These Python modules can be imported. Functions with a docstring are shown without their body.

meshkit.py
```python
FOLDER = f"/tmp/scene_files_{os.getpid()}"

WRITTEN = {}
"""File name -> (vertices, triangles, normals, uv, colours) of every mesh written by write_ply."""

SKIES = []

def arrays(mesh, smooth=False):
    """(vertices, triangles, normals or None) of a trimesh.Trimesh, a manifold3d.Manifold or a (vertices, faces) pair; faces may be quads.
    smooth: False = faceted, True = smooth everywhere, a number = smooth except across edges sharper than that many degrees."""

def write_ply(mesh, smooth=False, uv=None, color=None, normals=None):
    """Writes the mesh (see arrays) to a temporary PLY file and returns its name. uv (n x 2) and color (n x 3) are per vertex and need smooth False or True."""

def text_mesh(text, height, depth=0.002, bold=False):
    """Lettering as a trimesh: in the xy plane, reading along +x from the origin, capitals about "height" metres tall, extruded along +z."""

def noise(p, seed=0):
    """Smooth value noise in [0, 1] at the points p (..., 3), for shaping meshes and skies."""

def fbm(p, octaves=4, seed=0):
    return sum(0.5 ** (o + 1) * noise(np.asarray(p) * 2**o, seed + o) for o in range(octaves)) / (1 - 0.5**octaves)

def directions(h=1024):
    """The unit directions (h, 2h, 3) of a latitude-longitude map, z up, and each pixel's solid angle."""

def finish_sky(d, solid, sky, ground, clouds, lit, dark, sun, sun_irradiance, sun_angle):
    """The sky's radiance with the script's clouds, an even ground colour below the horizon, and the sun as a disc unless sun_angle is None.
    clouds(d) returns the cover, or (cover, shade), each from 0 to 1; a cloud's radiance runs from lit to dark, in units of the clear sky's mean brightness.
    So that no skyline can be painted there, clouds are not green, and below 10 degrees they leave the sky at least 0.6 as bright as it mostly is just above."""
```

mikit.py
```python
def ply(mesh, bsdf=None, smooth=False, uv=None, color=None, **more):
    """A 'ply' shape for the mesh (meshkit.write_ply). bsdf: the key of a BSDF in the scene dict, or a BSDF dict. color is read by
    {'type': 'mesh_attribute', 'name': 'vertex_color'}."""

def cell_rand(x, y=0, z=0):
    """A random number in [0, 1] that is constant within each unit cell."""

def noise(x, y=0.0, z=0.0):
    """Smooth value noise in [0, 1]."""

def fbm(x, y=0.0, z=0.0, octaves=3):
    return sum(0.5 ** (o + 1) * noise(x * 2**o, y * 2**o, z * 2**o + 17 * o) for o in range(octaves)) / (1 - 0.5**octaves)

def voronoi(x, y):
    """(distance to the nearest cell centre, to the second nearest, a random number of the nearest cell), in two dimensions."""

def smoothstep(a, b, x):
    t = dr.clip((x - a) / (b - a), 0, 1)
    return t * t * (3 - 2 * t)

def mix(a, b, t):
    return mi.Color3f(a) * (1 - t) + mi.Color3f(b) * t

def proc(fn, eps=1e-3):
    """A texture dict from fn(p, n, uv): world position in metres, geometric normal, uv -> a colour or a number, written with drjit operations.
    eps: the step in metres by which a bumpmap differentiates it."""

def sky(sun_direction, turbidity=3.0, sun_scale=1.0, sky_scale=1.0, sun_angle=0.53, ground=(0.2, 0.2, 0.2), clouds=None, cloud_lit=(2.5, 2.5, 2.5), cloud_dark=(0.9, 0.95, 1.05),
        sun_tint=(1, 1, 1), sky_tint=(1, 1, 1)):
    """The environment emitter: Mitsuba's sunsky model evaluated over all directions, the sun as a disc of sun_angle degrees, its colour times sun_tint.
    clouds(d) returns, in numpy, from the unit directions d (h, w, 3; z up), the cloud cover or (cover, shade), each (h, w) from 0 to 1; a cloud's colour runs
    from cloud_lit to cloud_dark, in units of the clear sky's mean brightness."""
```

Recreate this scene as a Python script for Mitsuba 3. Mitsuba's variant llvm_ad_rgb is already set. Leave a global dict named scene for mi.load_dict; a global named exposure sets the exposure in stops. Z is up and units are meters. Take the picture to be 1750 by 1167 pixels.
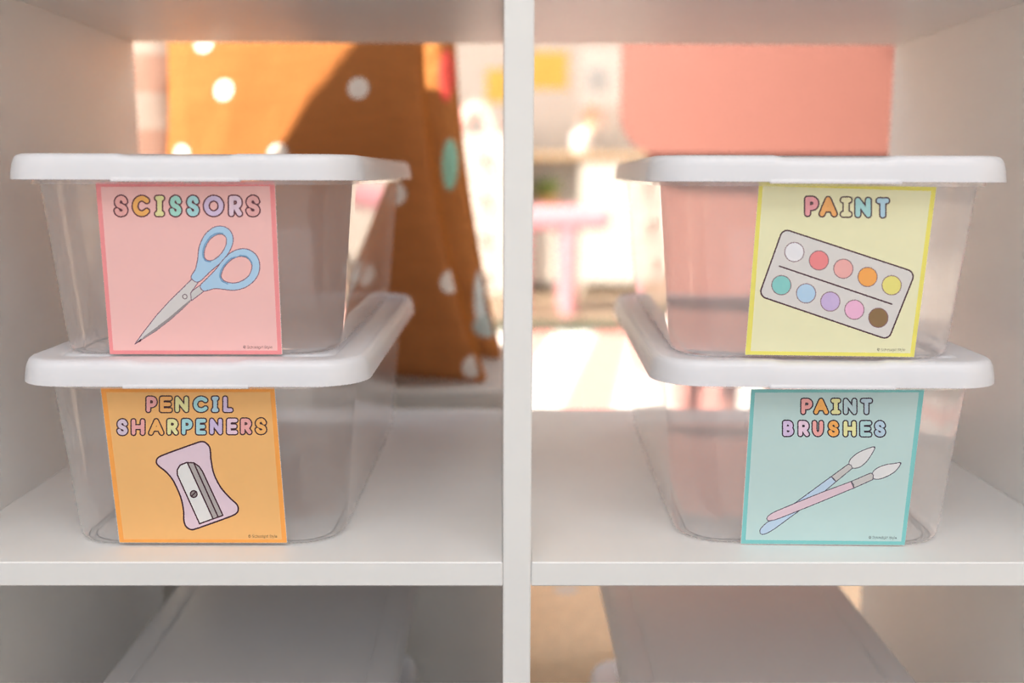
import math, random
import numpy as np
import trimesh, manifold3d
import mitsuba as mi
import drjit as dr
import mikit, meshkit
from shapely.geometry import Polygon, LineString, Point, MultiPolygon
from shapely.ops import unary_union

T = mi.ScalarTransform4f
scene, labels = {"type": "scene"}, {}
random.seed(4)

# ------------------------------------------------------------------ camera, sky, sun, exposure
FOCAL, PITCH, YAW, ROLL = 1725.97, 0.1627, 0.0071, 0.0031
CX, CD, CZ = -0.0072, 0.5522, 0.2192
fwd = np.array([math.sin(YAW) * math.cos(PITCH), math.cos(YAW) * math.cos(PITCH), -math.sin(PITCH)])
right0 = np.array([math.cos(YAW), -math.sin(YAW), 0.0])
up0 = np.cross(right0, fwd)
up = math.cos(ROLL) * up0 - math.sin(ROLL) * right0
eye = np.array([CX, -CD, CZ])
scene["camera"] = {"type": "thinlens", "fov": math.degrees(2 * math.atan(875 / FOCAL)), "fov_axis": "x", "near_clip": 0.02, "far_clip": 100.0,
                   "aperture_radius": 0.0058, "focus_distance": 0.598,
                   "to_world": T().look_at(origin=eye.tolist(), target=(eye + fwd).tolist(), up=up.tolist())}
SUN = (-0.55, -0.45, 0.70)
scene["sky"] = mikit.sky(SUN, turbidity=3.0, sun_scale=8.6, sky_scale=3.9, sun_angle=2.0, ground=(0.4, 0.4, 0.4),
                         clouds=lambda d: np.full(d.shape[:2], 0.97), cloud_lit=(2.1, 2.25, 2.5), cloud_dark=(2.1, 2.25, 2.5), sun_tint=(0.90, 0.95, 1.06))
exposure = 0.25


# ------------------------------------------------------------------ helpers
def lin(c):
    """sRGB 0..255 (or '#rrggbb') to linear"""
    if isinstance(c, str):
        c = [int(c[i:i + 2], 16) for i in (1, 3, 5)]
    c = np.asarray(c, float) / 255
    return np.where(c <= 0.04045, c / 12.92, ((c + 0.055) / 1.055) ** 2.4)


def rgb(c):
    return {"type": "rgb", "value": [float(x) for x in lin(c)]}


def plastic(c, alpha=0.2):
    return {"type": "roughplastic", "distribution": "ggx", "alpha": alpha, "diffuse_reflectance": c if isinstance(c, dict) else rgb(c)}


def diffuse(c):
    return {"type": "twosided", "bsdf": {"type": "diffuse", "reflectance": c if isinstance(c, dict) else rgb(c)}}


def numbered(key):
    if key not in scene and key not in names:
        names.add(key)
        return key
    k = 1
    while f"{key}_{k:03d}" in scene or f"{key}_{k:03d}" in names:
        k += 1
    names.add(f"{key}_{k:03d}")
    return f"{key}_{k:03d}"


names = set()


def obj(name, mesh, mat, parent=None, smooth=30, color=None, world=None, label=None, **more):
    key = numbered(f"{parent}__{name}" if parent else name)
    d = mesh if isinstance(mesh, dict) else mikit.ply(mesh, mat, smooth=smooth, color=color, **more)
    if world is not None:
        d = {**d, "to_world": world}
    scene[key] = d
    if label:
        labels[key] = {"label": label}
    return key


def thing(name, label, category, group=None):
    key = numbered(name)
    labels[key] = {"label": label, "category": category}
    if group:
        labels[key]["group"] = group
    return key


def tag(key, label, category, group=None):
    labels[key] = {"label": label, "category": category}
    if group:
        labels[key]["group"] = group


def structure(name, mesh, mat, label, **k):
    key = obj(name, mesh, mat, **k)
    labels[key] = {"label": label, "kind": "structure"}
    return key


def rbox(x0, x1, y0, y1, z0, z1, r=0.0007):
    """a box with chamfered edges"""
    pts = []
    for x, sx in ((x0, 1), (x1, -1)):
        for y, sy in ((y0, 1), (y1, -1)):
            for z, sz in ((z0, 1), (z1, -1)):
                pts += [(x + sx * r, y + sy * r, z), (x + sx * r, y, z + sz * r), (x, y + sy * r, z + sz * r)]
    return trimesh.convex.convex_hull(np.array(pts))


def softbox(x0, x1, y0, y1, z0, z1, r, seg=16):
    """a box with rounded edges"""
    s = trimesh.creation.icosphere(2, r)
    c = [(x, y, z) for x in (x0 + r, x1 - r) for y in (y0 + r, y1 - r) for z in (z0 + r, z1 - r)]
    return trimesh.convex.convex_hull(np.vstack([s.vertices + np.array(q) for q in c]))


def tube(path, r, seg=10, closed=False):
    path = np.asarray(path, float)
    n = len(path)
    tan = np.roll(path, -1, 0) - np.roll(path, 1, 0) if closed else np.gradient(path, axis=0)
    tan /= np.linalg.norm(tan, axis=1, keepdims=True)
    ref = np.array([0.13, 0.97, 0.21])
    a = np.cross(tan, ref)
    a /= np.linalg.norm(a, axis=1, keepdims=True)
    b = np.cross(tan, a)
    r = np.broadcast_to(r, n)
    ang = np.linspace(0, 2 * np.pi, seg, endpoint=False)
    v = (path[:, None] + r[:, None, None] * (np.cos(ang)[None, :, None] * a[:, None] + np.sin(ang)[None, :, None] * b[:, None])).reshape(-1, 3)
    f = []
    for i in range(n if closed else n - 1):
        j = (i + 1) % n
        for k in range(seg):
            l = (k + 1) % seg
            f += [(i * seg + k, j * seg + k, j * seg + l), (i * seg + k, j * seg + l, i * seg + l)]
    if not closed:
        v = np.vstack([v, path[0], path[-1]])
        m = n * seg
        for k in range(seg):
            l = (k + 1) % seg
            f += [(m, k, l), (m + 1, (n - 1) * seg + l, (n - 1) * seg + k)]
    mesh = trimesh.Trimesh(v, f, process=False)
    mesh.fix_normals()
    return mesh


def lathe(profile, seg=32, centre=(0, 0, 0)):
    m = trimesh.creation.revolve(np.array(profile, float), sections=seg)
    m.apply_translation(centre)
    return m


def ring(w, l, r, nc=10, ns=14):
    """counter-clockwise rounded rectangle with points along its sides too"""
    r = max(r, 1e-4)
    P = []
    corners = [(1, 1, 0), (-1, 1, 90), (-1, -1, 180), (1, -1, 270)]
    arcs = []
    for sx, sy, a0 in corners:
        a = np.radians(a0 + np.linspace(0, 90, nc))
        arcs.append(np.c_[sx * (w / 2 - r) + r * np.cos(a), sy * (l / 2 - r) + r * np.sin(a)])
    for i in range(4):
        P.append(arcs[i])
        e, s = arcs[i][-1], arcs[(i + 1) % 4][0]
        t = np.linspace(0, 1, ns + 2)[1:-1, None]
        P.append(e + (s - e) * t)
    return np.vstack(P)


def loft(rings, cap0=False, cap1=False):
    """rings: list of (n,3) arrays, outside normals when going up counter-clockwise"""
    n = len(rings[0])
    v = np.vstack(rings)
    f = []
    i = np.arange(n)
    j = (i + 1) % n
    for k in range(len(rings) - 1):
        a, b = k * n, (k + 1) * n
        f.append(np.c_[a + i, a + j, b + j])
        f.append(np.c_[a + i, b + j, b + i])
    extra = []
    if cap0:
        extra.append(rings[0].mean(0))
        f.append(np.c_[np.full(n, len(v)), j, i])
    if cap1:
        c = len(v) + len(extra)
        extra.append(rings[-1].mean(0))
        a = (len(rings) - 1) * n
        f.append(np.c_[np.full(n, c), a + i, a + j])
    if extra:
        v = np.vstack([v, extra])
    return trimesh.Trimesh(v, np.vstack(f), process=False)


def lift(p2, z):
    return np.c_[p2, np.broadcast_to(z, len(p2))]


# ------------------------------------------------------------------ materials
def melamine_fn(p, n, uv):
    t = mikit.fbm(p.x * 60, p.y * 60, p.z * 60, 2)
    return mikit.mix((0.925, 0.925, 0.90), (0.94, 0.94, 0.915), t)


scene["melamine"] = plastic(mikit.proc(melamine_fn), 0.16)
scene["lid_plastic"] = plastic((234, 234, 237), 0.13)
scene["clear_plastic"] = {"type": "blendbsdf", "weight": 0.18,
                          "clear": {"type": "thindielectric", "int_ior": 1.49},
                          "milky": {"type": "principledthin", "base_color": {"type": "rgb", "value": [0.95, 0.93, 0.93]}, "roughness": 0.4, "diff_trans": 1.0, "spec_trans": 0.0, "eta": 1.49}}
scene["print"] = {"type": "twosided", "bsdf": {"type": "principled", "roughness": 0.55, "specular": 0.35, "base_color": {"type": "mesh_attribute", "name": "vertex_color"}}}
scene["tape"] = plastic((240, 238, 232), 0.15)


def floor_fn(p, n, uv):
    u, v = p.x / 0.16, p.y / 1.4
    row = dr.floor(u)
    k = mikit.cell_rand(row, dr.floor(v + mikit.cell_rand(row) * 5))
    g = mikit.fbm(p.x * 40, p.y * 4, 0, 3)
    c = mikit.mix((0.40, 0.30, 0.215), (0.48, 0.37, 0.27), k * 0.6 + g * 0.4)
    gap = dr.abs(u - row - 0.5) > 0.485
    return dr.select(gap, c * 0.6, c)


scene["floorboards"] = plastic(mikit.proc(floor_fn), 0.3)
scene["wall_paint"] = diffuse((226, 221, 214))
scene["trim_paint"] = plastic((245, 242, 236), 0.3)


def rug_fn(p, n, uv):
    s = p.x - 0.16 * (p.y - 2.1)
    w = s / 0.30
    w = w - dr.floor(w)
    t = mikit.smoothstep(0.46, 0.52, w) * (1 - mikit.smoothstep(0.94, 1.0, w))
    c = mikit.mix((0.72, 0.70, 0.67), (0.62, 0.29, 0.265), t)
    return c * (0.9 + 0.2 * mikit.fbm(p.x * 150, p.y * 150, 0, 2))


scene["rug_weave"] = diffuse(mikit.proc(rug_fn))
scene["carpet_grey"] = diffuse((112, 114, 118))
scene["rug_border"] = diffuse((52, 70, 60))


def spots(points, colour, base):
    def fn(p, n, uv):
        weave = mikit.noise(p.x * 900, p.z * 900, p.y * 300)
        slub = mikit.fbm(p.x * 40, p.y * 40, p.z * 320, 3)
        c = mi.Color3f(base) * (0.82 + 0.2 * weave + 0.22 * slub)
        for x, z, r, col in points:
            a = (p.x - x) / r[0]
            b = (p.z - z) / r[1]
            d = dr.sqrt(a * a + b * b)
            c = mikit.mix(c, col, 1 - mikit.smoothstep(0.88, 1.05, d))
        return c
    return fn


WHITE = (0.66, 0.62, 0.58)
front_dots = [(-0.161, 0.309), (-0.300, 0.306), (-0.327, 0.357), (-0.343, 0.239), (-0.240, 0.240), (-0.063, 0.111), (-0.040, 0.026), (-0.158, 0.126),
              (-0.22, 0.40), (-0.10, 0.39), (-0.30, 0.15), (-0.23, 0.06), (-0.12, 0.20), (-0.32, 0.05), (-0.19, 0.02)]
scene["mustard_linen"] = diffuse(mikit.proc(spots([(x, z, (0.0112, 0.0118), WHITE) for x, z in front_dots], None, (0.345, 0.136, 0.046))))
back_spots = [(-0.078, 0.338, (0.0095, 0.034), (0.80, 0.12, 0.10)), (-0.072, 0.232, (0.0095, 0.031), (0.30, 0.62, 0.50)), (-0.035, 0.080, (0.008, 0.034), (0.62, 0.72, 0.74)),
              (-0.026, 0.048, (0.019, 0.013), (0.45, 0.56, 0.56)), (-0.20, 0.30, (0.03, 0.03), (0.30, 0.62, 0.50)), (-0.18, 0.15, (0.02, 0.03), (0.80, 0.12, 0.10))]
scene["spotted_linen"] = diffuse(mikit.proc(spots(back_spots, None, (0.42, 0.175, 0.058))))
scene["mustard_piping"] = diffuse((176, 112, 55))


def stripe_fn(p, n, uv):
    w = p.z / 0.085 + 0.30
    w = w - dr.floor(w)
    t = mikit.smoothstep(0.42, 0.52, w) * (1 - mikit.smoothstep(0.92, 1.0, w))
    return mikit.mix((0.42, 0.27, 0.22), (0.46, 0.39, 0.35), t)


scene["pink_stripe_cloth"] = diffuse(mikit.proc(stripe_fn))


def pouf_fn(p, n, uv):
    g = 0.135
    qx, qy = p.x / g, p.y / g
    row = dr.floor(qy)
    qx = qx + 0.5 * (row - 2 * dr.floor(row * 0.5))
    dx, dy = qx - dr.floor(qx) - 0.5, qy - row - 0.5
    d = dr.sqrt(dx * dx + dy * dy)
    base = mi.Color3f((0.95, 0.73, 0.51)) * (0.9 + 0.2 * mikit.fbm(p.x * 120, p.y * 120, p.z * 120, 2))
    return mikit.mix(base, (0.82, 0.74, 0.66), 1 - mikit.smoothstep(0.10, 0.13, d))


scene["peach_dotted_cloth"] = diffuse(mikit.proc(pouf_fn))
scene["salmon_plastic"] = plastic((172, 114, 104), 0.3)
scene["pink_plastic"] = plastic((236, 168, 182), 0.25)
scene["bench_white"] = plastic((246, 242, 234), 0.3)
scene["screw_metal"] = {"type": "roughconductor", "material": "Al", "alpha": 0.3, "specular_reflectance": {"type": "rgb", "value": [0.45, 0.48, 0.45]}}
scene["cabinet_white"] = plastic((240, 236, 228), 0.3)
scene["cabinet_wood"] = plastic((205, 178, 142), 0.3)
scene["grey_knob"] = plastic((150, 146, 142), 0.3)
scene["yellow_card"] = diffuse((238, 205, 110))
scene["paper_white"] = diffuse((246, 244, 240))
scene["paper_grey"] = diffuse((205, 212, 214))
scene["terracotta"] = diffuse((190, 130, 95))
scene["basket_tan"] = diffuse((196, 160, 110))
scene["leaf"] = {"type": "twosided", "bsdf": {"type": "principled", "base_color": rgb((140, 160, 96)), "roughness": 0.5}}
scene["stem"] = diffuse((190, 150, 90))
scene["petal"] = diffuse((250, 190, 160))
scene["arch_pink"] = diffuse((246, 190, 184))
scene["vase_white"] = plastic((240, 236, 240), 0.15)

# ------------------------------------------------------------------ the setting
FLOOR = -0.392
structure("floor", rbox(-6, 6, -4, 6, FLOOR - 0.05, FLOOR), "floorboards", "warm wooden floor of the playroom", smooth=False)
structure("wall_back", rbox(-6, 6, 5.2, 5.3, FLOOR, 2.4), "wall_paint", "white wall at the far end of the playroom", smooth=False)
structure("wall_right_added", rbox(3.6, 3.7, -4, 5.2, FLOOR, 2.6), "wall_paint", "added unseen white wall on the right side of the playroom, bouncing sunlight", smooth=False)  # added out of view, bounces sunlight back into the room
structure("wall_left_unseen", rbox(-1.6, -1.5, -2.0, -0.7, FLOOR, 2.75), "wall_paint", "unseen white wall left of the shelving unit, keeping sun off its front", smooth=False)  # out of view, keeps direct sun off the shelf fronts
structure("ceiling", trimesh.util.concatenate([rbox(-1.0, 3.7, -4, 0.5, 2.6, 2.7), rbox(-6, 6, 3.7, 5.3, 2.45, 2.55), rbox(3.3, 3.7, 0.5, 3.7, 2.6, 2.7)]), "wall_paint", "unseen white ceiling left open over the middle of the playroom, letting daylight in and shading the far wall", smooth=False)  # out of view; slabs and gap placed to shape the daylight
structure("baseboard_back", rbox(-6, 6, 5.18, 5.2, FLOOR, FLOOR + 0.09, 0.003), "trim_paint", "white baseboard along the far wall")

# ------------------------------------------------------------------ the cube shelving unit
DT, ST, DEP = 0.0161, 0.0146, 0.3876
WL, WR, HH = 0.3329, 0.3359, 0.3362
xl, xr = -DT / 2 - WL, DT / 2 + WR
SIDE = 0.038
unit = thing("shelving_unit", "white open-backed cube shelving unit holding the lidded plastic boxes", "shelving unit")
LOWZ = -ST - HH
G = 0.00015
obj("divider", rbox(-DT / 2, DT / 2, 0, DEP, LOWZ, HH * 2 + ST), "melamine", unit, label="white vertical divider panel in the middle of the shelving unit")
obj("shelf", rbox(xl, -DT / 2 - G, 0, DEP, -ST, 0), "melamine", unit, label="white shelf board of the left column, under the scissors and pencil sharpeners boxes")
obj("shelf", rbox(DT / 2 + G, xr, 0, DEP, -ST, 0), "melamine", unit, label="white shelf board of the right column, under the paint and paint brushes boxes")
obj("side_panel", rbox(xl - SIDE, xl, 0, DEP, LOWZ - SIDE, HH * 2 + ST + SIDE), "melamine", unit)
obj("side_panel", rbox(xr, xr + SIDE, 0, DEP, LOWZ - SIDE, HH * 2 + ST + SIDE), "melamine", unit)
obj("shelf", rbox(xl, -DT / 2 - G, 0, DEP, HH, HH + ST), "melamine", unit, label="white shelf board over the scissors box")
obj("shelf", rbox(DT / 2 + G, xr, 0, DEP, HH, HH + ST), "melamine", unit, label="white shelf board over the paint box")
obj("unseen_top_panel", rbox(xl, xr, 0, DEP, HH * 2 + ST, HH * 2 + ST + SIDE), "melamine", unit)  # closes an unseen top row that shades the cushions behind
obj("bottom_panel", rbox(xl, xr, 0, DEP, LOWZ - SIDE, LOWZ), "melamine", unit)

# ------------------------------------------------------------------ out-of-view ceiling panel lamps, placed to light the front of the shelves
PANEL = 3.4
for px in (-0.35, 0.95):
    lamp = thing("unseen_ceiling_light", "unseen square white ceiling panel lamp left of the aisle, lighting the shelf fronts" if px < 0 else "unseen square white ceiling panel lamp right of the aisle, lighting the shelf fronts", "ceiling light")
    y0, y1, zc = -2.25, -1.05, 2.6
    obj("frame", trimesh.util.concatenate([rbox(px - 0.62, px - 0.60, y0 - 0.02, y1 + 0.02, zc - 0.035, zc - 0.001, 0.002), rbox(px + 0.60, px + 0.62, y0 - 0.02, y1 + 0.02, zc - 0.035, zc - 0.001, 0.002),
                                           rbox(px - 0.60, px + 0.60, y0 - 0.02, y0, zc - 0.035, zc - 0.001, 0.002), rbox(px - 0.60, px + 0.60, y1, y1 + 0.02, zc - 0.035, zc - 0.001, 0.002)]), "trim_paint", lamp)
    dif = trimesh.Trimesh([(px - 0.6, y0, zc - 0.025), (px + 0.6, y0, zc - 0.025), (px + 0.6, y1, zc - 0.025), (px - 0.6, y1, zc - 0.025)], [(0, 2, 1), (0, 3, 2)], process=False)
    obj("diffuser", dif, "paper_white", lamp, smooth=False)
    scene[lamp + "__diffuser"]["emitter"] = {"type": "area", "radiance": {"type": "rgb", "value": [PANEL * 0.91, PANEL, PANEL * 1.09]}}

# ------------------------------------------------------------------ the lidded plastic boxes
LW, LL, LR_ = 0.2023, 0.3457, 0.0298
WT, WB, TH = 0.1821, 0.1640, 0.1010
LT, LB = LL - LW + WT, LL - LW + WB
HS = 0.0143
PITCHZ = TH + HS + 0.0001


def wall_y(z):
    return -(LB / 2 + (LT - LB) / 2 * z / TH)


def tub_mesh():
    rings = []

    def at(z, off=0.0, r=None):
        t = z / TH
        w, l = WB + (WT - WB) * t, LB + (LT - LB) * t
        rad = 0.029 + 0.005 * t
        return lift(ring(w + 2 * off, l + 2 * off, max(rad + off, 0.003)), z)
    b = 0.0045                                                   # small round at the foot
    rings.append(at(0.0016, -0.030))
    rings.append(at(0.0013, -0.0125))
    rings.append(at(0.0003, -0.0100))
    rings.append(at(0.0, -0.0080))
    rings.append(at(0.0, -b))
    for a in np.linspace(0, 90, 6)[1:]:
        rings.append(lift(at(0, -b + b * math.sin(math.radians(a)))[:, :2], b * (1 - math.cos(math.radians(a)))))
    for z in np.linspace(0.012, TH - 0.004, 8):
        rings.append(at(z))
    rings.append(at(TH, 0.0))
    rings.append(at(TH, 0.0))
    rings[-1] = lift(at(TH, 0.004)[:, :2], TH + 0.0006)
    rings.append(lift(at(TH, 0.0042)[:, :2], TH - 0.0025))
    return loft(rings, cap0=True)


def lid_mesh():
    n = 40

    def at(inset, z):
        p = ring(LW - 2 * inset, LL - 2 * inset, max(LR_ - inset, 0.004), 12, n)
        q = lift(p, z)
        return q
    prof = [(0.0016, -0.0002), (0.0, 0.0), (0.0004, 0.004), (0.0012, 0.0085), (0.0020, 0.0110), (0.0030, 0.0127), (0.0045, 0.0138), (0.0065, 0.0143), (0.010, 0.0143),
            (0.0190, 0.0140), (0.0205, 0.0132), (0.0215, 0.0132), (0.0232, 0.0143), (0.026, 0.0144), (0.040, 0.0144), (0.08, 0.0144)]
    rings = []
    for ins, z in prof:
        q = at(ins, z)
        if ins < 0.019:                                          # the finger recess in the middle of both ends
            m = np.clip((0.033 - np.abs(q[:, 0])) / 0.006, 0, 1)
            m = m * m * (3 - 2 * m) * (np.abs(q[:, 1]) > LL / 2 - 0.02)
            q[:, 2] -= 0.0011 * m * np.clip(z / 0.0143, 0, 1) ** 2
            q[:, 1] -= np.sign(q[:, 1]) * 0.0006 * m * np.clip(z / 0.0143, 0, 1)
        rings.append(q)
    inner = [at(i, z) for i, z in ((0.08, 0.0128), (0.03, 0.0128), (0.008, 0.0128), (0.0035, 0.0105), (0.0016, -0.0002))]
    m1 = loft(rings + inner)
    # close the middle of both sheets
    k = len(rings[0])
    v, f = list(m1.vertices), list(m1.faces)
    a, b = (len(rings) - 1) * k, len(rings) * k
    for base, flip in ((a, False), (b, True)):
        pass
    # the loft joins the top sheet to the under sheet at inset 0.08: replace that band by two caps
    band = [i for i, t in enumerate(f) if (np.array(t) >= a).all() and (np.array(t) < b + k).all()]
    f = [t for i, t in enumerate(f) if i not in set(band)]
    v.append(np.mean(np.array(v[a:a + k]), 0))
    v.append(np.mean(np.array(v[b:b + k]), 0))
    ct, cu = len(v) - 2, len(v) - 1
    for i in range(k):
        j = (i + 1) % k
        f.append((ct, a + i, a + j))
        f.append((cu, b + j, b + i))
    return trimesh.Trimesh(np.array(v), np.array(f), process=False)


def latch_mesh(sign):
    """the lip in the middle of each end of the lid: a little proud of the skirt and a little lower"""
    w = 0.0355
    prof = [(0.0020, -0.0010), (-0.0003, -0.0010), (-0.0005, -0.0004), (-0.0004, 0.0006), (0.0006, 0.0018), (0.0022, 0.0020)]
    xs = np.array([-w, -w + 0.0007, *np.linspace(-w + 0.002, w - 0.002, 6), w - 0.0007, w])
    v, f = [], []
    for i, x in enumerate(xs):
        e = 0.0006 if i in (0, len(xs) - 1) else 0
        for d, z in prof:
            v.append((x, sign * (LL / 2 - max(d + e, d)), z))
    n = len(prof)
    for i in range(len(xs) - 1):
        for k in range(n):
            l = (k + 1) % n
            f += [(i * n + k, (i + 1) * n + k, (i + 1) * n + l), (i * n + k, (i + 1) * n + l, i * n + l)]
    for k in range(1, n - 1):
        f += [(0, k, k + 1), ((len(xs) - 1) * n, (len(xs) - 1) * n + k + 1, (len(xs) - 1) * n + k)]
    m = trimesh.Trimesh(np.array(v), np.array(f), process=False)
    m.fix_normals()
    return m


TUB = mikit.ply(tub_mesh(), "clear_plastic", smooth=40)
lm = lid_mesh()
lm.apply_translation((0, 0, TH))
LID = mikit.ply(lm, "lid_plastic", smooth=35)
LATCH = []
for s in (-1, 1):
    m = latch_mesh(s)
    m.apply_translation((0, 0, TH))
    LATCH.append(mikit.ply(m, "lid_plastic", smooth=35))


# ---- printed cards
def catmull(pts, closed=True, n=7):
    P = np.asarray(pts, float)
    out = []
    m = len(P)
    for i in range(m if closed else m - 1):
        p0, p1, p2, p3 = (P[(i + k) % m] if closed else P[min(max(i + k, 0), m - 1)] for k in (-1, 0, 1, 2))
        for t in np.linspace(0, 1, n, endpoint=False):
            out.append(0.5 * (2 * p1 + (p2 - p0) * t + (2 * p0 - 5 * p1 + 4 * p2 - p3) * t * t + (3 * p1 - p0 - 3 * p2 + p3) * t ** 3))
    if not closed:
        out.append(P[-1])
    return np.array(out)


def arc(cx, cy, rx, ry, a0, a1, n=18):
    a = np.radians(np.linspace(a0, a1, n))
    return np.c_[cx + rx * np.cos(a), cy + ry * np.sin(a)]


BUBBLE = {                                                      # single strokes, y down, in a unit box
    "S": [catmull([(.93, .22), (.77, .05), (.48, -.01), (.17, .08), (.06, .27), (.22, .44), (.53, .52), (.84, .62), (.96, .8), (.80, .96), (.46, 1.01), (.16, .94), (.03, .79)], False)],
    "C": [arc(.56, .5, .54, .5, -42, -318, 26)],
    "I": [[(0, 0), (1, 0)], [(.5, 0), (.5, 1)], [(0, 1), (1, 1)]],
    "O": [arc(.5, .5, .5, .5, 0, 360, 36)],
    "R": [[(0, 1), (0, 0), (.5, 0), *arc(.5, .28, .45, .28, -90, 90, 12), (0, .56)], [(.45, .56), (.98, 1)]],
    "P": [[(0, 1), (0, 0), (.5, 0), *arc(.5, .29, .48, .29, -90, 90, 12), (0, .58)]],
    "E": [[(1, 0), (0, 0), (0, 1), (1, 1)], [(0, .5), (.88, .5)]],
    "N": [[(0, 1), (0, 0), (1, 1), (1, 0)]],
    "L": [[(0, 0), (0, 1), (1, 1)]],
    "H": [[(0, 0), (0, 1)], [(1, 0), (1, 1)], [(0, .5), (1, .5)]],
    "A": [[(0, 1), (.5, 0), (1, 1)], [(.2, .66), (.8, .66)]],
    "T": [[(0, 0), (1, 0)], [(.5, 0), (.5, 1)]],
    "U": [[(0, 0), (0, .55), *arc(.5, .55, .5, .45, 180, 0, 16), (1, 0)]],
    "B": [[(0, 1), (0, 0), (.5, 0), *arc(.5, .25, .38, .25, -90, 90, 10), (0, .5)], [(.5, .5), *arc(.5, .75, .48, .25, -90, 90, 10), (0, 1)]],
}


def bubble(word, boxes, colours, y0, y1, r, out, dark, tilt=0.0):
    """letters as (polygon, colour) from the outlines' x ranges; tilt = change of y over x"""
    layers = []
    x_ref = boxes[0][0]
    m = r + out
    for ch, (a, b), col in zip(word, boxes, colours):
        dy = (0.5 * (a + b) - x_ref) * tilt
        w, h = max(b - a - 2 * m, 1), (y1 - y0) - 2 * m
        strokes = [LineString([(a + m + x * w, y0 + dy + m + y * h) for x, y in s]) for s in BUBBLE[ch]]
        layers.append((unary_union([s.buffer(m, 8) for s in strokes]).simplify(0.4), dark))
        layers.append((unary_union([s.buffer(r, 8) for s in strokes]).simplify(0.4), col))
    return layers


def outlined(pts, colour, line, width, smooth=True, hole=None, n=7):
    p = Polygon(catmull(pts, True, n) if smooth else pts).buffer(0)
    if hole is not None:
        p = p.difference(Polygon(catmull(hole, True, n)).buffer(0))
    return [(p.buffer(width / 2).simplify(0.5), line), (p.buffer(-width / 2).simplify(0.5), colour)]


def stroke(pts, width, colour, smooth=False):
    return [(LineString(catmull(pts, False) if smooth else pts).buffer(width / 2).simplify(0.3), colour)]


def circle(x, y, r, colour, line, width):
    return [(Point(x, y).buffer(r + width / 2, 16), line), (Point(x, y).buffer(r - width / 2, 16), colour)]


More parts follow.
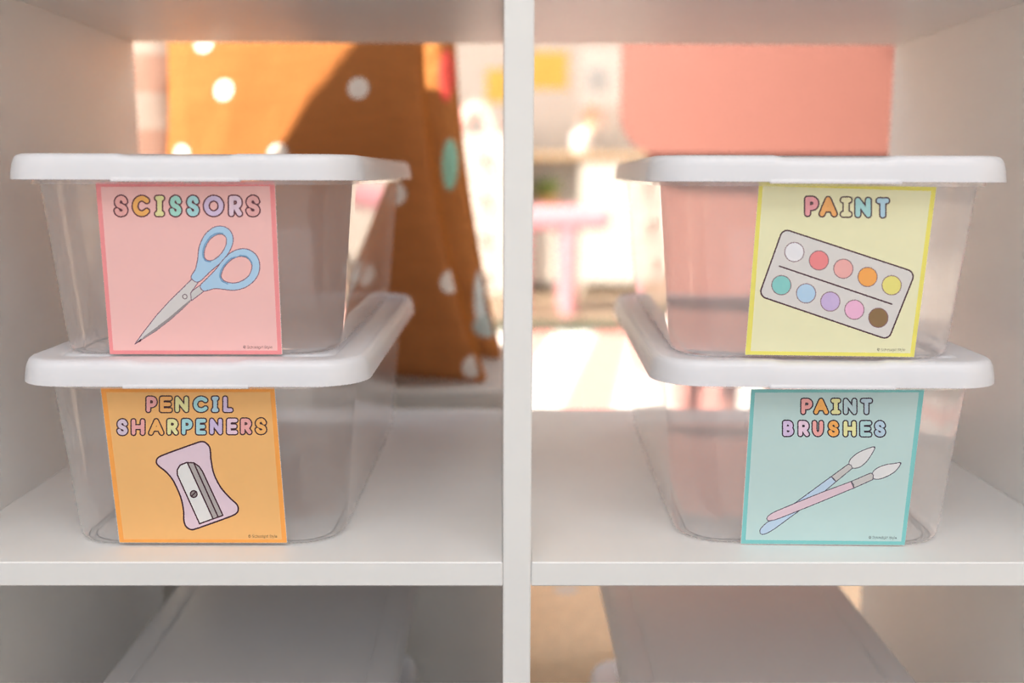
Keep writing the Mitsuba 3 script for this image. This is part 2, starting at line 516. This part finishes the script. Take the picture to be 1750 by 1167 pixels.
def tiny_text(text, x0, x1, base, cap, colour):
    m = meshkit.text_mesh(text, 1.0, 0.01)
    lo, hi = m.bounds
    tri = m.triangles[m.face_normals[:, 2] > 0.5][:, :, :2]
    s = (x1 - x0) / (hi[0] - lo[0])
    u = unary_union([Polygon(t).buffer(0.0008) for t in tri])
    from shapely import affinity
    return [(affinity.affine_transform(u, [s, 0, 0, -cap, x0 - lo[0] * s, base]), colour)]


def homography(src, dst):
    A = []
    for (x, y), (u, v) in zip(src, dst):
        A += [[x, y, 1, 0, 0, 0, -u * x, -u * y, -u], [0, 0, 0, x, y, 1, -v * x, -v * y, -v]]
    return np.linalg.svd(np.array(A))[2][-1].reshape(3, 3)


def flat_print(layers, place):
    """later layers lie on earlier ones: cut them out of each other, so that the print is one flat sheet with a colour per region"""
    V, F, C, n = [], [], [], 0
    for i, (poly, col) in enumerate(layers):
        above = [p for p, _ in layers[i + 1:] if p.intersects(poly)]
        g = poly.difference(unary_union(above)) if above else poly
        for q in getattr(g, "geoms", [g]):
            if q.geom_type != "Polygon" or q.area < 0.5:
                continue
            v, f = trimesh.creation.triangulate_polygon(q, engine="earcut")
            V.append(v)
            F.append(np.asarray(f) + n)
            C.append(np.tile(lin(col), (len(v), 1)))
            n += len(v)
    V = place(np.vstack(V))
    m = trimesh.Trimesh(V, np.vstack(F), process=False)
    if m.face_normals[:, 1].mean() > 0:
        m = trimesh.Trimesh(V, np.vstack(F)[:, ::-1], process=False)
    return m, np.vstack(C)


def teeth(corners, sides, step, depth):
    """small triangles along the edges that were cut with a serrated blade"""
    out = []
    c = np.array(corners, float)
    for i in sides:
        a, b = c[i], c[(i + 1) % 4]
        k = int(np.linalg.norm(b - a) / step)
        d = (b - a) / np.linalg.norm(b - a)
        nrm = np.array([d[1], -d[0]])
        for j in range(k):
            p, q = a + (b - a) * j / k, a + (b - a) * (j + 0.8) / k
            out.append((p, (p + q) / 2 + nrm * depth, q))
    return out


def card(box, to_world, design, spot, label):
    """design: corners (TL TR BR BL) and layers in the design's own units; spot: the corners' (x, z) on the tub's front wall"""
    H = homography(design["corners"], spot)

    def place(off):
        def fn(v):
            h = np.c_[v, np.ones(len(v))] @ H.T
            x, z = h[:, 0] / h[:, 2], h[:, 1] / h[:, 2]
            return np.c_[x, wall_y(z) - off, z]
        return fn
    key = numbered(f"{box}__label_card")
    labels[key] = {"label": label}
    quad = np.array(design["corners"], float)
    fr, bk = place(0.0009)(quad), place(0.0005)(quad)
    V = [*fr, *bk]
    F = [(0, 3, 2), (0, 2, 1), (4, 6, 7), (4, 5, 6)]
    for i in range(4):
        j = (i + 1) % 4
        F += [(i, j, j + 4), (i, j + 4, i + 4)]
    C = [lin(design["paper"])] * 4 + [lin((236, 232, 228))] * 4
    for tri in teeth(design["corners"], design.get("pinked", ()), 11, 5):
        p = place(0.0009)(np.array(tri))
        k = len(V)
        V += [*p]
        F += [(k, k + 2, k + 1)]
        C += [lin((236, 226, 222))] * 3
    scene[f"{key}__paper"] = {**mikit.ply((np.array(V), np.array(F)), "print", color=np.array(C)), "to_world": to_world}
    names.add(f"{key}__paper")
    frame = Polygon(design["corners"]).buffer(-1.2, join_style=2).difference(Polygon(design["inner"]))
    for part, layers, off in (("printed_border", [(frame, design["border"])], 0.00097), ("lettering", design["lettering"], 0.00097),
                              ("picture", design["picture"], 0.00097), ("small_print", design["small"], 0.00097)):
        m, c = flat_print(layers, place(off))
        obj(part, m, "print", key, smooth=False, color=c, world=to_world)
    return key


MAROON = (92, 46, 56)
PK, OR, YE, MI, AQ, LB_, LI, LP = (236, 172, 170), (240, 180, 104), (230, 228, 166), (166, 220, 206), (168, 216, 220), (178, 212, 228), (212, 194, 224), (230, 206, 222)
S_BLUE, S_EDGE = (172, 206, 232), (120, 84, 106)
scissors = dict(
    corners=[(12, 40), (1128, 35), (1172, 1122), (103, 1122)], inner=[(45, 70), (1098, 65), (1145, 1098), (125, 1098)], paper=(240, 190, 186), border=(238, 148, 150), pinked=(1,),
    lettering=bubble("SCISSORS", [(122, 222), (235, 358), (376, 448), (465, 558), (572, 668), (680, 818), (836, 934), (942, 1044)], [(232, 172, 168), OR, YE, MI, AQ, LI, LP, (232, 176, 174)], 118, 262, 14.5, 8.5, MAROON),
    picture=(
        outlined([(662, 690), (690, 725), (612, 785), (600, 735)], (205, 203, 202), S_EDGE, 5, False)
        + outlined([(618, 645), (655, 668), (628, 705), (605, 738), (610, 782), (560, 832), (480, 905), (390, 975), (290, 1038), (260, 1058), (300, 1000), (390, 882), (470, 792), (560, 703)], (210, 207, 206), S_EDGE, 5, False)
        + [(Polygon([(610, 784), (560, 832), (480, 905), (390, 975), (300, 1032), (310, 1015), (390, 955), (480, 885), (560, 815), (600, 782)]), (150, 142, 144)),
           (Polygon([(262, 1056), (300, 1022), (298, 1040), (285, 1046)]), (70, 35, 50))]
        + circle(570, 760, 14, (210, 207, 206), (110, 92, 100), 5)
        + outlined([(608, 640), (636, 585), (650, 520), (658, 450), (688, 380), (735, 333), (785, 316), (835, 330), (866, 372), (868, 425), (842, 485), (792, 548), (728, 602), (655, 668)], S_BLUE, S_EDGE, 5, True,
                   [(690, 500), (698, 450), (730, 397), (780, 368), (818, 378), (829, 415), (812, 465), (778, 508), (735, 534), (702, 527)])
        + outlined([(665, 692), (708, 645), (760, 590), (800, 537), (850, 487), (905, 462), (960, 462), (1008, 492), (1032, 540), (1032, 600), (1005, 655), (950, 700), (880, 720), (820, 716), (755, 710), (690, 725)], S_BLUE, S_EDGE, 5, True,
                   [(796, 622), (815, 575), (860, 528), (910, 508), (955, 516), (982, 547), (985, 585), (965, 630), (920, 663), (870, 675), (822, 665), (800, 645)])
        + stroke([(805, 364), (772, 362), (727, 386), (690, 445), (682, 500), (700, 535), (730, 540)], 8, (110, 152, 190), True)
        + stroke([(910, 503), (952, 508), (982, 540), (985, 552)], 8, (110, 152, 190), True)
        + stroke([(888, 512), (850, 525), (808, 572), (788, 622), (800, 660), (835, 680)], 8, (110, 152, 190), True)),
    small=tiny_text("© Schoolgirl Style", 932, 1112, 1085, 18, (80, 30, 40)))

GUN = (58, 28, 40)
sharpeners = dict(
    corners=[(50, 50), (1243, 50), (1330, 1115), (180, 1112)], inner=[(88, 82), (1215, 82), (1296, 1092), (208, 1090)], paper=(238, 184, 118), border=(244, 166, 82), pinked=(1, 2, 3),
    lettering=bubble("PENCIL", [(357, 445), (450, 548), (555, 660), (678, 795), (806, 868), (885, 965)], [PK, (238, 180, 112), YE, AQ, LB_, LI], 104, 226, 13, 8, GUN)
    + bubble("SHARPENERS", [(155, 245), (255, 360), (375, 490), (500, 590), (600, 690), (698, 782), (793, 893), (910, 998), (1005, 1095), (1105, 1198)],
             [(214, 198, 214), PK, (240, 182, 110), YE, AQ, (172, 216, 222), (206, 190, 224), (228, 200, 216), PK, (240, 182, 110)], 260, 383, 13, 8, GUN, -0.006),
    picture=outlined([(448, 528), (520, 497), (600, 468), (680, 440), (730, 423), (765, 424), (797, 455), (806, 500), (808, 540), (828, 640), (876, 735), (940, 808), (985, 850), (996, 885), (976, 918), (900, 950), (800, 985), (700, 1020),
                      (665, 1022), (635, 1000), (622, 960), (620, 895), (600, 800), (550, 690), (500, 628), (450, 588), (433, 560)], (222, 200, 212), GUN, 10, True, None, 5)
    + outlined([(578, 650), (576, 615), (596, 582), (640, 564), (690, 566), (726, 590), (750, 625), (890, 926), (730, 984)], (226, 226, 224), GUN, 9, False)
    + [(Polygon([(648, 568), (690, 570), (724, 594), (746, 628), (884, 922), (820, 944)]), (172, 166, 164))]
    + stroke([(648, 568), (820, 944)], 9, GUN) + stroke([(692, 570), (856, 934)], 9, GUN)
    + circle(690, 780, 23, (140, 134, 132), GUN, 8) + stroke([(678, 792), (702, 768)], 8, GUN),
    small=tiny_text("© Schoolgirl Style", 1065, 1263, 1080, 20, (50, 25, 25)))

P_EDGE = (70, 40, 52)


def palette():
    A, B, C, D = (283, 330), (1108, 602), (940, 1022), (133, 748)
    body = Polygon([A, B, C, D]).buffer(-44).buffer(44, 12)
    L = [(body.buffer(4.5), P_EDGE), (body.buffer(-4.5), (216, 213, 210))]
    for x, y, col in ((354, 476, (230, 230, 234)), (507, 528, (234, 140, 142)), (659, 580, (236, 176, 172)), (810, 631, (242, 170, 92)), (960, 683, (230, 222, 130)),
                      (273, 682, (138, 204, 200)), (427, 733, (180, 210, 234)), (578, 784, (200, 180, 220)), (728, 835, (234, 182, 212)), (877, 885, (140, 112, 78))):
        L += circle(x, y, 60, col, (128, 96, 104), 5)
    return L + stroke([(262, 564), (960, 800)], 9, P_EDGE)


paint = dict(
    corners=[(135, 38), (1240, 70), (1100, 1130), (48, 1115)], inner=[(158, 64), (1207, 96), (1076, 1106), (82, 1092)], paper=(232, 230, 190), border=(232, 224, 112),
    lettering=bubble("PAINT", [(413, 512), (503, 626), (635, 718), (726, 838), (858, 952)], [(236, 166, 172), (240, 178, 112), (232, 228, 186), (172, 220, 220), (180, 214, 230)], 122, 258, 15, 8.5, P_EDGE, 0.022),
    picture=palette(), small=tiny_text("© Schoolgirl Style", 870, 1045, 1092, 17, (60, 45, 30)))

B_EDGE = (62, 52, 72)
brushes = dict(
    corners=[(135, 60), (1325, 60), (1190, 1130), (62, 1140)], inner=[(160, 82), (1288, 80), (1166, 1105), (95, 1112)], paper=(188, 214, 212), border=(128, 198, 196), pinked=(2, 3),
    lettering=bubble("PAINT", [(475, 568), (563, 676), (682, 760), (768, 870), (885, 977)], [(236, 170, 166), (240, 178, 100), YE, (186, 210, 214), (184, 206, 218)], 117, 239, 13.5, 8, (40, 28, 44))
    + bubble("BRUSHES", [(348, 438), (455, 545), (553, 642), (660, 750), (766, 867), (880, 972), (978, 1068)], [(212, 192, 224), (232, 204, 222), (236, 170, 166), (240, 172, 94), YE, (176, 212, 214), (182, 206, 222)], 271, 393, 13.5, 8, (40, 28, 44)),
    picture=outlined([(688, 665), (722, 700), (640, 770), (540, 850), (430, 932), (300, 1030), (262, 1054), (235, 1068), (212, 1073), (198, 1066), (194, 1048), (202, 1030), (224, 1006), (250, 985), (280, 968), (440, 850), (560, 760)], (186, 208, 228), B_EDGE, 5, False)
    + outlined([(812, 580), (820, 545), (868, 502), (930, 472), (988, 458), (965, 510), (930, 560), (885, 597), (838, 605)], (222, 222, 222), B_EDGE, 5, True)
    + outlined([(688, 665), (805, 578), (826, 584), (835, 605), (722, 700), (708, 680)], (198, 196, 194), B_EDGE, 5, False)
    + outlined([(825, 697), (845, 742), (720, 796), (600, 847), (400, 930), (335, 957), (295, 971), (265, 977), (248, 974), (242, 962), (250, 946), (272, 928), (310, 908), (430, 856), (620, 776)], (220, 196, 206), B_EDGE, 5, False)
    + outlined([(970, 640), (1000, 605), (1060, 580), (1120, 570), (1165, 567), (1130, 620), (1080, 655), (1020, 678), (980, 675)], (224, 224, 224), B_EDGE, 5, True)
    + outlined([(825, 697), (960, 637), (978, 650), (975, 682), (845, 742), (842, 716)], (200, 198, 196), B_EDGE, 5, False)
    + [(Point(985, 460).buffer(5), B_EDGE), (Point(1163, 569).buffer(5), B_EDGE)],
    small=tiny_text("© Schoolgirl Style", 945, 1135, 1090, 19, (30, 30, 40)))


def storage_box(x, y, z, rot, label, card_args=None, tape=None):
    t = thing("storage_box", label, "storage box", "clear plastic boxes with white lids")
    w = T().translate([x, y, z]).rotate([0, 0, 1], math.degrees(rot))
    obj("tub", TUB, None, t, world=w, label="clear plastic tub with rounded corners and tapering sides")
    lid = obj("lid", LID, None, t, world=w, label="white plastic snap-on lid")
    for L in LATCH:
        obj("latch", L, None, lid, world=w)
    if card_args:
        card(t, w, *card_args)
    if tape:
        a, b, zz = tape
        pts = [(a, TH + 0.0005), (b, TH + 0.0005), (b + 0.001, zz), (b - 0.003, zz + 0.0012), ((a + b) / 2, zz + 0.0008), (a + 0.004, zz + 0.0018)]
        v, f = trimesh.creation.triangulate_polygon(Polygon(pts).buffer(0), engine="earcut")
        V = np.c_[v[:, 0], wall_y(v[:, 1]) - 0.0013, v[:, 1]]
        obj("tape", (V, np.vstack([np.asarray(f), np.asarray(f)[:, ::-1]])), "tape", t, smooth=False, world=w, label="torn white tape above the paper label")
    return t


storage_box(-0.1887, 0.1828, PITCHZ, 0.0019, "clear box with white lid and pink SCISSORS label, on top in the left column",
            (scissors, [(-0.0472, 0.0995), (0.0525, 0.1003), (0.0513, 0.0006), (-0.0487, 0.0006)], "pink paper label reading SCISSORS with a drawing of blue-handled scissors"), (-0.004, 0.010, 0.0984))
storage_box(-0.1878, 0.1804, 0, 0.001, "clear box with white lid and orange PENCIL SHARPENERS label, standing on the left shelf",
            (sharpeners, [(-0.0515, 0.0985), (0.048, 0.0988), (0.0502, 0.002), (-0.0496, 0.0022)], "orange paper label reading PENCIL SHARPENERS with a drawing of a pink sharpener"), (-0.018, -0.006, 0.0978))
storage_box(0.1805, 0.1744, PITCHZ, -0.0465, "clear box with white lid and yellow PAINT label, on top in the right column",
            (paint, [(-0.0396, 0.1009), (0.0573, 0.0984), (0.0546, 0.0017), (-0.0417, 0.0021)], "yellow paper label reading PAINT with a drawing of a paint palette"))
storage_box(0.1848, 0.1814, 0, -0.0322, "clear box with white lid and teal PAINT BRUSHES label, standing on the right shelf",
            (brushes, [(-0.044, 0.0975), (0.0552, 0.0984), (0.0534, 0.0010), (-0.0445, 0.0006)], "teal paper label reading PAINT BRUSHES with a drawing of two crossed brushes"))
# two stacks of two stand in the compartments below; their upper lids are in view
storage_box(-0.188, 0.195, LOWZ, 0.02, "unlabelled lidded box at the bottom of the stack in the lower left compartment")
storage_box(-0.183, 0.185, LOWZ + PITCHZ, 0.01, "unlabelled box below the left shelf, its white lid grey in the shade")
storage_box(0.172, 0.180, LOWZ, -0.01, "unlabelled lidded box at the bottom of the stack in the lower right compartment")
storage_box(0.1765, 0.180, LOWZ + PITCHZ, -0.005, "unlabelled box below the right shelf, its white lid tinted warm by the light behind")


# ------------------------------------------------------------------ behind the left column: bench and cushions
BT = 0.0085
bench = thing("bench", "long white bench standing behind the left column, carrying the cushions", "bench")
obj("seat_board", rbox(-1.05, 0.006, 0.4270, 0.6980, BT - 0.030, BT, 0.002), "bench_white", bench)
obj("front_panel", rbox(-1.03, 0.004, 0.4310, 0.4470, FLOOR, BT - 0.030, 0.001), "bench_white", bench)
obj("back_panel", rbox(-1.03, 0.004, 0.6680, 0.6850, FLOOR, BT - 0.030, 0.001), "bench_white", bench)
for a in (-1.03, -0.014):
    obj("end_panel", rbox(a, a + 0.018, 0.4470, 0.6680, FLOOR, BT - 0.030, 0.001), "bench_white", bench)
scr = trimesh.creation.cylinder(0.0042, 0.003, sections=20)
scr.apply_transform(trimesh.transformations.rotation_matrix(math.pi / 2, (1, 0, 0)))
scr.apply_translation((-0.0165, 0.4265, -0.0090))
obj("screw", scr, "screw_metal", bench, label="round grey screw head in the bench edge")


def cushion(cx, y, z0, hw, hh, thick, lean, warp, seed, wrinkle=0.004, n=70, power=0.42):
    """a plump square cushion with pinched seams, standing on its lower edge"""
    g = np.linspace(-1, 1, n)
    g = np.sign(g) * (1 - (1 - np.abs(g)) ** 1.35)               # denser at the rim
    U, V = np.meshgrid(g, g, indexing="ij")
    prof = (np.clip(1 - np.abs(U) ** 2.6, 0, 1) * np.clip(1 - np.abs(V) ** 2.6, 0, 1)) ** power
    pinch = 1 - 0.05 * (1 - np.abs(U) ** 2) * np.abs(V) ** 3
    X = hw * U * (1 - 0.05 * (1 - V ** 2) * np.abs(U) ** 3)
    Z = hh * V * pinch
    sheets = []
    for side in (-1, 1):
        w = (meshkit.fbm(np.stack([X * 18 + seed, Z * 9 + 3, np.full_like(X, side * 4.0)], -1), 3, seed) - 0.5) * wrinkle
        fold = (meshkit.fbm(np.stack([X * 45, Z * 30 + 9, np.full_like(X, side * 2.0 + seed)], -1), 2, seed + 5) - 0.5) * wrinkle * 1.6 * (np.maximum(np.abs(U), np.abs(V)) ** 4)
        Y = side * (thick * prof) + (w + fold) * (prof > 0)
        sheets.append(np.stack([X, Y, Z], -1))
    k = n * n
    v = np.vstack([s.reshape(-1, 3) for s in sheets])
    idx = np.arange(k).reshape(n, n)
    a, b, c, d = idx[:-1, :-1].ravel(), idx[1:, :-1].ravel(), idx[1:, 1:].ravel(), idx[:-1, 1:].ravel()
    f = np.vstack([np.c_[a, b, c], np.c_[a, c, d], np.c_[a, c, b] + k, np.c_[a, d, c] + k])
    m = trimesh.Trimesh(v, f, process=False)
    rim = np.r_[sheets[0][:, 0], sheets[0][-1, 1:], sheets[0][::-1, -1][1:], sheets[0][0, ::-1][1:-1]]
    rim = rim.copy()
    rim[:, 1] = 0

    def put(p):
        p = p.copy()
        z = p[:, 2] + hh
        p[:, 0] = p[:, 0] + warp(p[:, 0] / hw, z / (2 * hh))
        ca, sa = math.cos(lean), math.sin(lean)
        return np.c_[p[:, 0] + cx, p[:, 1] * ca + z * sa + y, z0 + z * ca - p[:, 1] * sa]
    m.vertices = put(m.vertices)
    return m, put(rim)


cm, rim = cushion(-0.242, 0.466, BT + 0.004, 0.141, 0.215, 0.052, math.radians(21), lambda u, t: np.clip(u, 0, 1) * 0.072 * (1 - t) ** 1.5 + np.clip(-u, 0, 1) * 0.01 * np.sin(t * 3.1), 3, 0.008, 90)
cu = thing("cushion", "mustard brown cushion with white polka dots leaning on the bench behind the scissors box", "cushion")
cm.vertices[:, 2] += BT - cm.vertices[:, 2].min() + 0.0005
obj("cover", cm, "mustard_linen", cu, smooth=True)
obj("piping", tube(rim[::2], 0.0035, 8, True), "mustard_piping", cu, smooth=True, label="mustard seam cord")

cm, rim = cushion(-0.205, 0.600, BT + 0.004, 0.132, 0.230, 0.044, math.radians(20), lambda u, t: np.clip(u, 0, 1) * 0.060 * (1 - t) ** 1.3, 8, 0.011, 90)
cu = thing("cushion", "mustard cushion with red, teal and pale blue spots peeking out behind the polka dot cushion", "cushion")
cm.vertices[:, 2] += BT - cm.vertices[:, 2].min() + 0.0005
obj("cover", cm, "spotted_linen", cu, smooth=True)
obj("piping", tube(rim[::2], 0.003, 8, True), "mustard_piping", cu, smooth=True)

cm, rim = cushion(-0.525, 0.60, BT + 0.004, 0.150, 0.22, 0.05, math.radians(12), lambda u, t: 0 * u, 12, 0.004, 40)
cu = thing("cushion", "pale pink and white striped cushion seen in the gap left of the mustard cushion", "cushion")
cm.vertices[:, 2] += BT - cm.vertices[:, 2].min() + 0.0005
obj("cover", cm, "pink_stripe_cloth", cu, smooth=True)
obj("piping", tube(rim[::2], 0.003, 8, True), "arch_pink", cu, smooth=True)

# added low crate, blocks sun from the gap between the unit and the bench
crate = thing("added_crate", "added low white board crate left of the shelving unit, keeping sun out of the gap behind it", "crate")
K0, K1, KY0, KY1, KZ = -0.86, -0.386, 0.12, 0.420, -0.03
obj("base_board", rbox(K0, K1, KY0, KY1, FLOOR, FLOOR + 0.012), "bench_white", crate)
obj("side_board", rbox(K0, K0 + 0.012, KY0, KY1, FLOOR + 0.012, KZ), "bench_white", crate)
obj("side_board", rbox(K1 - 0.012, K1, KY0, KY1, FLOOR + 0.012, KZ), "bench_white", crate)
obj("long_board", rbox(K0 + 0.012, K1 - 0.012, KY0, KY0 + 0.012, FLOOR + 0.012, KZ), "bench_white", crate)
obj("long_board", rbox(K0 + 0.012, K1 - 0.012, KY1 - 0.012, KY1, FLOOR + 0.012, KZ), "bench_white", crate)

# ------------------------------------------------------------------ behind the right column: pink chair and floor cushion
chair = thing("chair", "salmon pink chair with a wide smooth back standing behind the paint boxes", "chair")


def chair_back(w, h, r, t, bend):
    p = Polygon([(-w, 0), (w, 0), (w, h), (-w, h)]).buffer(-r).buffer(r, 12)
    m = trimesh.creation.extrude_polygon(p, t, engine="earcut")
    m = trimesh.Trimesh(*trimesh.remesh.subdivide_to_size(m.vertices, m.faces, 0.03))
    v = m.vertices
    x, z, y = v[:, 0], v[:, 1], v[:, 2]
    m = trimesh.Trimesh(np.c_[x, y + 0.06 * z + bend * x * x, z], m.faces)
    m.merge_vertices()
    m.fix_normals()
    if m.volume < 0:
        m.invert()
    return m


cb = chair_back(0.31, 0.54, 0.07, 0.028, 0.4)
cb.apply_translation((0.512, 1.26, 0.258))
obj("backrest", cb, "salmon_plastic", chair, smooth=40)
cb = chair_back(0.265, 0.42, 0.06, 0.026, 0.4)
cb.apply_translation((0.522, 1.295, -0.10))
obj("lower_shell", cb, "salmon_plastic", chair, smooth=40)
obj("seat", softbox(0.255, 0.79, 1.33, 1.80, -0.13, -0.08, 0.022), "salmon_plastic", chair, smooth=30)
for lx, ly in ((0.44, 1.40), (0.60, 1.40), (0.44, 1.72), (0.60, 1.72)):
    leg = tube([(lx, ly, -0.11), (lx + (lx - 0.52) * 0.2, ly + (ly - 1.56) * 0.12, FLOOR + 0.0135)], [0.020, 0.013], 16)
    obj("leg", leg, "salmon_plastic", chair, smooth=40)


def pouf_mesh():
    prof = [(0.0, 0.0), (0.8, 0.0), (0.93, 0.012), (1.0, 0.045), (0.985, 0.075), (0.9, 0.095), (0.6, 0.104), (0.25, 0.108), (0.0, 0.108)]
    c = catmull(prof, False, 5)
    c[:, 0] = np.clip(c[:, 0], 0, None)
    rings = [lift(ring(0.52 * max(r, 0.02), 0.40 * max(r, 0.02), 0.09 * max(r, 0.02), 8, 8), max(z, 0)) for r, z in c]
    m = loft(rings, True, True)
    d = (meshkit.fbm(m.vertices * 14, 3, 2) - 0.5)[:, None] * 0.012 * np.array([1, 1, 1])
    m.vertices = m.vertices + d * (m.vertices[:, 2:] > 0.01)
    return m


pm = pouf_mesh()
pm.apply_translation((0.21, 0.66, FLOOR + 0.0105))
k = obj("floor_cushion", pm, "peach_dotted_cloth", smooth=True)
tag(k, "peach floor cushion with white dots lying behind the lower right compartment", "floor cushion")

# ------------------------------------------------------------------ added carpet in the aisle, dims light bounced up to the shelves
k = obj("added_aisle_carpet", rbox(-1.2, 2.4, -3.6, -0.25, FLOOR, FLOOR + 0.008, 0.003), "carpet_grey", smooth=False)
tag(k, "added dark grey carpet in front of the shelving unit, dimming the floor bounce", "carpet")

# ------------------------------------------------------------------ the far part of the room
rug = thing("rug", "cream and peach striped rug with a dark green edge on the sunlit floor", "rug")
obj("field", rbox(-1.2, 2.2, 0.78, 3.36, FLOOR, FLOOR + 0.010, 0.003), "rug_weave", rug)
obj("edge_band", rbox(-1.2, 2.2, 3.36, 3.62, FLOOR, FLOOR + 0.012, 0.003), "rug_border", rug, label="dark green edge of the rug")

# pink stool
SY = 4.05
stool = thing("stool", "pink plastic stool standing on the wooden floor beyond the rug", "stool")
obj("seat", softbox(0.02, 0.455, SY - 0.19, SY + 0.19, -0.015, 0.085, 0.03), "pink_plastic", stool)
for lx in (0.065, 0.275):
    for ly in (SY - 0.14, SY + 0.14):
        leg = tube([(lx, ly, 0.0), (lx, ly, FLOOR)], [0.045, 0.034], 20)
        obj("leg", leg, "pink_plastic", stool, smooth=40)

# low cabinet with an open niche, a tan top and a drawer column on its left
cab = thing("low_cabinet", "long white low cabinet with a tan top and an open niche against the far wall", "cabinet")
C0, C1, CY, CT = 0.05, 1.15, 4.78, 0.34
obj("worktop", rbox(C0 - 0.02, C1 + 0.02, CY - 0.02, 5.178, CT - 0.035, CT, 0.003), "cabinet_wood", cab, label="tan cabinet top")
obj("side_panel", rbox(C0, C0 + 0.02, CY, 5.178, FLOOR, CT - 0.035), "cabinet_white", cab)
obj("side_panel", rbox(C1 - 0.02, C1, CY, 5.178, FLOOR, CT - 0.035), "cabinet_white", cab)
obj("partition", rbox(0.385, 0.405, CY, 5.178, FLOOR, CT - 0.035), "cabinet_white", cab)
obj("niche_shelf", rbox(C0 + 0.02, 0.385, CY, 4.95, 0.005, 0.025), "cabinet_white", cab)
obj("back_panel", rbox(C0 + 0.02, 0.385, 4.95, 4.968, FLOOR, CT - 0.035), "cabinet_white", cab)
obj("door", rbox(0.405, 0.765, CY, CY + 0.018, FLOOR + 0.05, CT - 0.037), "cabinet_white", cab)
obj("door", rbox(0.769, C1 - 0.02, CY, CY + 0.018, FLOOR + 0.05, CT - 0.037), "cabinet_white", cab)
obj("door", rbox(C0 + 0.02, 0.385, CY, CY + 0.018, FLOOR + 0.05, 0.003), "cabinet_white", cab)

# the plant in the niche
plant = thing("potted_plant", "small green potted plant in the open niche of the white cabinet", "plant")
obj("pot", lathe([(0, 0), (0.045, 0), (0.06, 0.075), (0.062, 0.085), (0.052, 0.085), (0.05, 0.07), (0, 0.07)], 24, (0.215, 4.86, 0.0255)), "basket_tan", plant, smooth=30)
rng = np.random.default_rng(5)


def leaf_mesh(base, direction, length, width):
    d = np.array(direction, float)
    d /= np.linalg.norm(d)
    s = np.cross(d, (0, 0, 1.0))
    s /= np.linalg.norm(s) + 1e-9
    u = np.cross(s, d)
    v, f = [], []
    t = np.linspace(0, 1, 7)
    wd = width * np.sin(np.pi * (0.08 + 0.92 * t)) ** 0.8
    for i, tt in enumerate(t):
        c = np.array(base) + d * length * tt + np.array([0, 0, -0.35 * length * tt * tt])
        for q in (-1, 0, 1):
            v.append(c + s * q * wd[i] + u * abs(q) * wd[i] * 0.25)
    for i in range(6):
        for q in (0, 1):
            a = i * 3 + q
            f += [(a, a + 1, a + 4), (a, a + 4, a + 3)]
    return np.array(v), np.array(f)


for i in range(34):
    a = rng.uniform(0, 2 * np.pi)
    v, f = leaf_mesh((0.215 + 0.02 * math.cos(a), 4.855 + 0.01 * math.sin(a), 0.10), (math.cos(a), math.sin(a) * 0.35 - 0.25, rng.uniform(0.7, 2.2)), rng.uniform(0.12, 0.19), 0.030)
    obj("leaf", (v, f), "leaf", plant, smooth=True)

# on the cabinet top: a vase with a blossom, a yellow box, papers on the wall
vase = thing("vase", "white vase with a peach blossom on the cabinet top", "vase")
obj("body", lathe([(0, 0), (0.04, 0), (0.055, 0.04), (0.05, 0.09), (0.025, 0.12), (0.03, 0.135), (0.022, 0.135), (0.018, 0.12), (0, 0.10)], 24, (0.40, 4.95, CT + 0.0005)), "vase_white", vase, smooth=30)
obj("stem", tube([(0.405, 4.95, CT + 0.10), (0.43, 4.945, CT + 0.16), (0.46, 4.94, CT + 0.20)], 0.008, 8), "stem", vase, smooth=True)
for i in range(7):
    a = i * 2 * math.pi / 7
    v, f = leaf_mesh((0.455, 4.94, CT + 0.195), (math.cos(a), -0.3, 0.9 * math.sin(a) + 0.3), 0.085, 0.028)
    obj("petal", (v, f), "petal", vase, smooth=True)
k = obj("wall_card", rbox(0.12, 0.335, 5.192, 5.199, 0.695, 0.895, 0.001), "yellow_card")
tag(k, "yellow square card on the far wall above the white cabinet", "card")
k = obj("wall_card", rbox(0.40, 0.66, 5.192, 5.199, 0.60, 0.92, 0.001), "paper_white")
tag(k, "large white paper sheet on the far wall right of the yellow card", "paper")
k = obj("wall_card", rbox(0.45, 0.56, 5.186, 5.1915, 0.68, 0.80, 0.001), "paper_grey")
tag(k, "pale grey paper note pinned on the white sheet on the far wall", "paper")

# drawer tower left of it, seen between the cushions and the divider
tower = thing("drawer_tower", "narrow white drawer tower with grey knobs seen beside the spotted cushion", "drawer unit")
D0, D1, DY = -0.33, 0.02, 4.60
obj("carcass", rbox(D0, D1, DY + 0.018, 5.175, FLOOR, 0.42, 0.002), "cabinet_white", tower)
dz = 0.205
for i in range(4):
    z1 = 0.40 - i * (dz - 0.008)
    dk = obj("drawer", rbox(D0 + 0.008, D1 - 0.008, DY, DY + 0.0178, z1 - dz + 0.016, z1, 0.003), "cabinet_white", tower)
    sp = trimesh.creation.icosphere(2, 0.022)
    sp.apply_translation((-0.115, DY - 0.017, z1 - dz / 2 + 0.008))
    obj("knob", sp, "grey_knob", dk, smooth=True)
arch_o = tube([(-0.155 + 0.085 * math.cos(a), 4.78, 0.4215 + 0.03 + 0.14 * math.sin(a)) for a in np.linspace(0, math.pi, 24)], 0.030, 14)
arch_o.vertices[:, 2] -= arch_o.vertices[:, 2].min() - 0.421
k = obj("arch_ornament", arch_o, "arch_pink", smooth=40)
tag(k, "pink arch ornament standing on the white drawer tower", "ornament")
k = obj("wall_card", rbox(-0.115, 0.02, 5.192, 5.199, 0.62, 0.80, 0.001), "yellow_card")
tag(k, "pale yellow card on the far wall above the white drawer tower", "card")
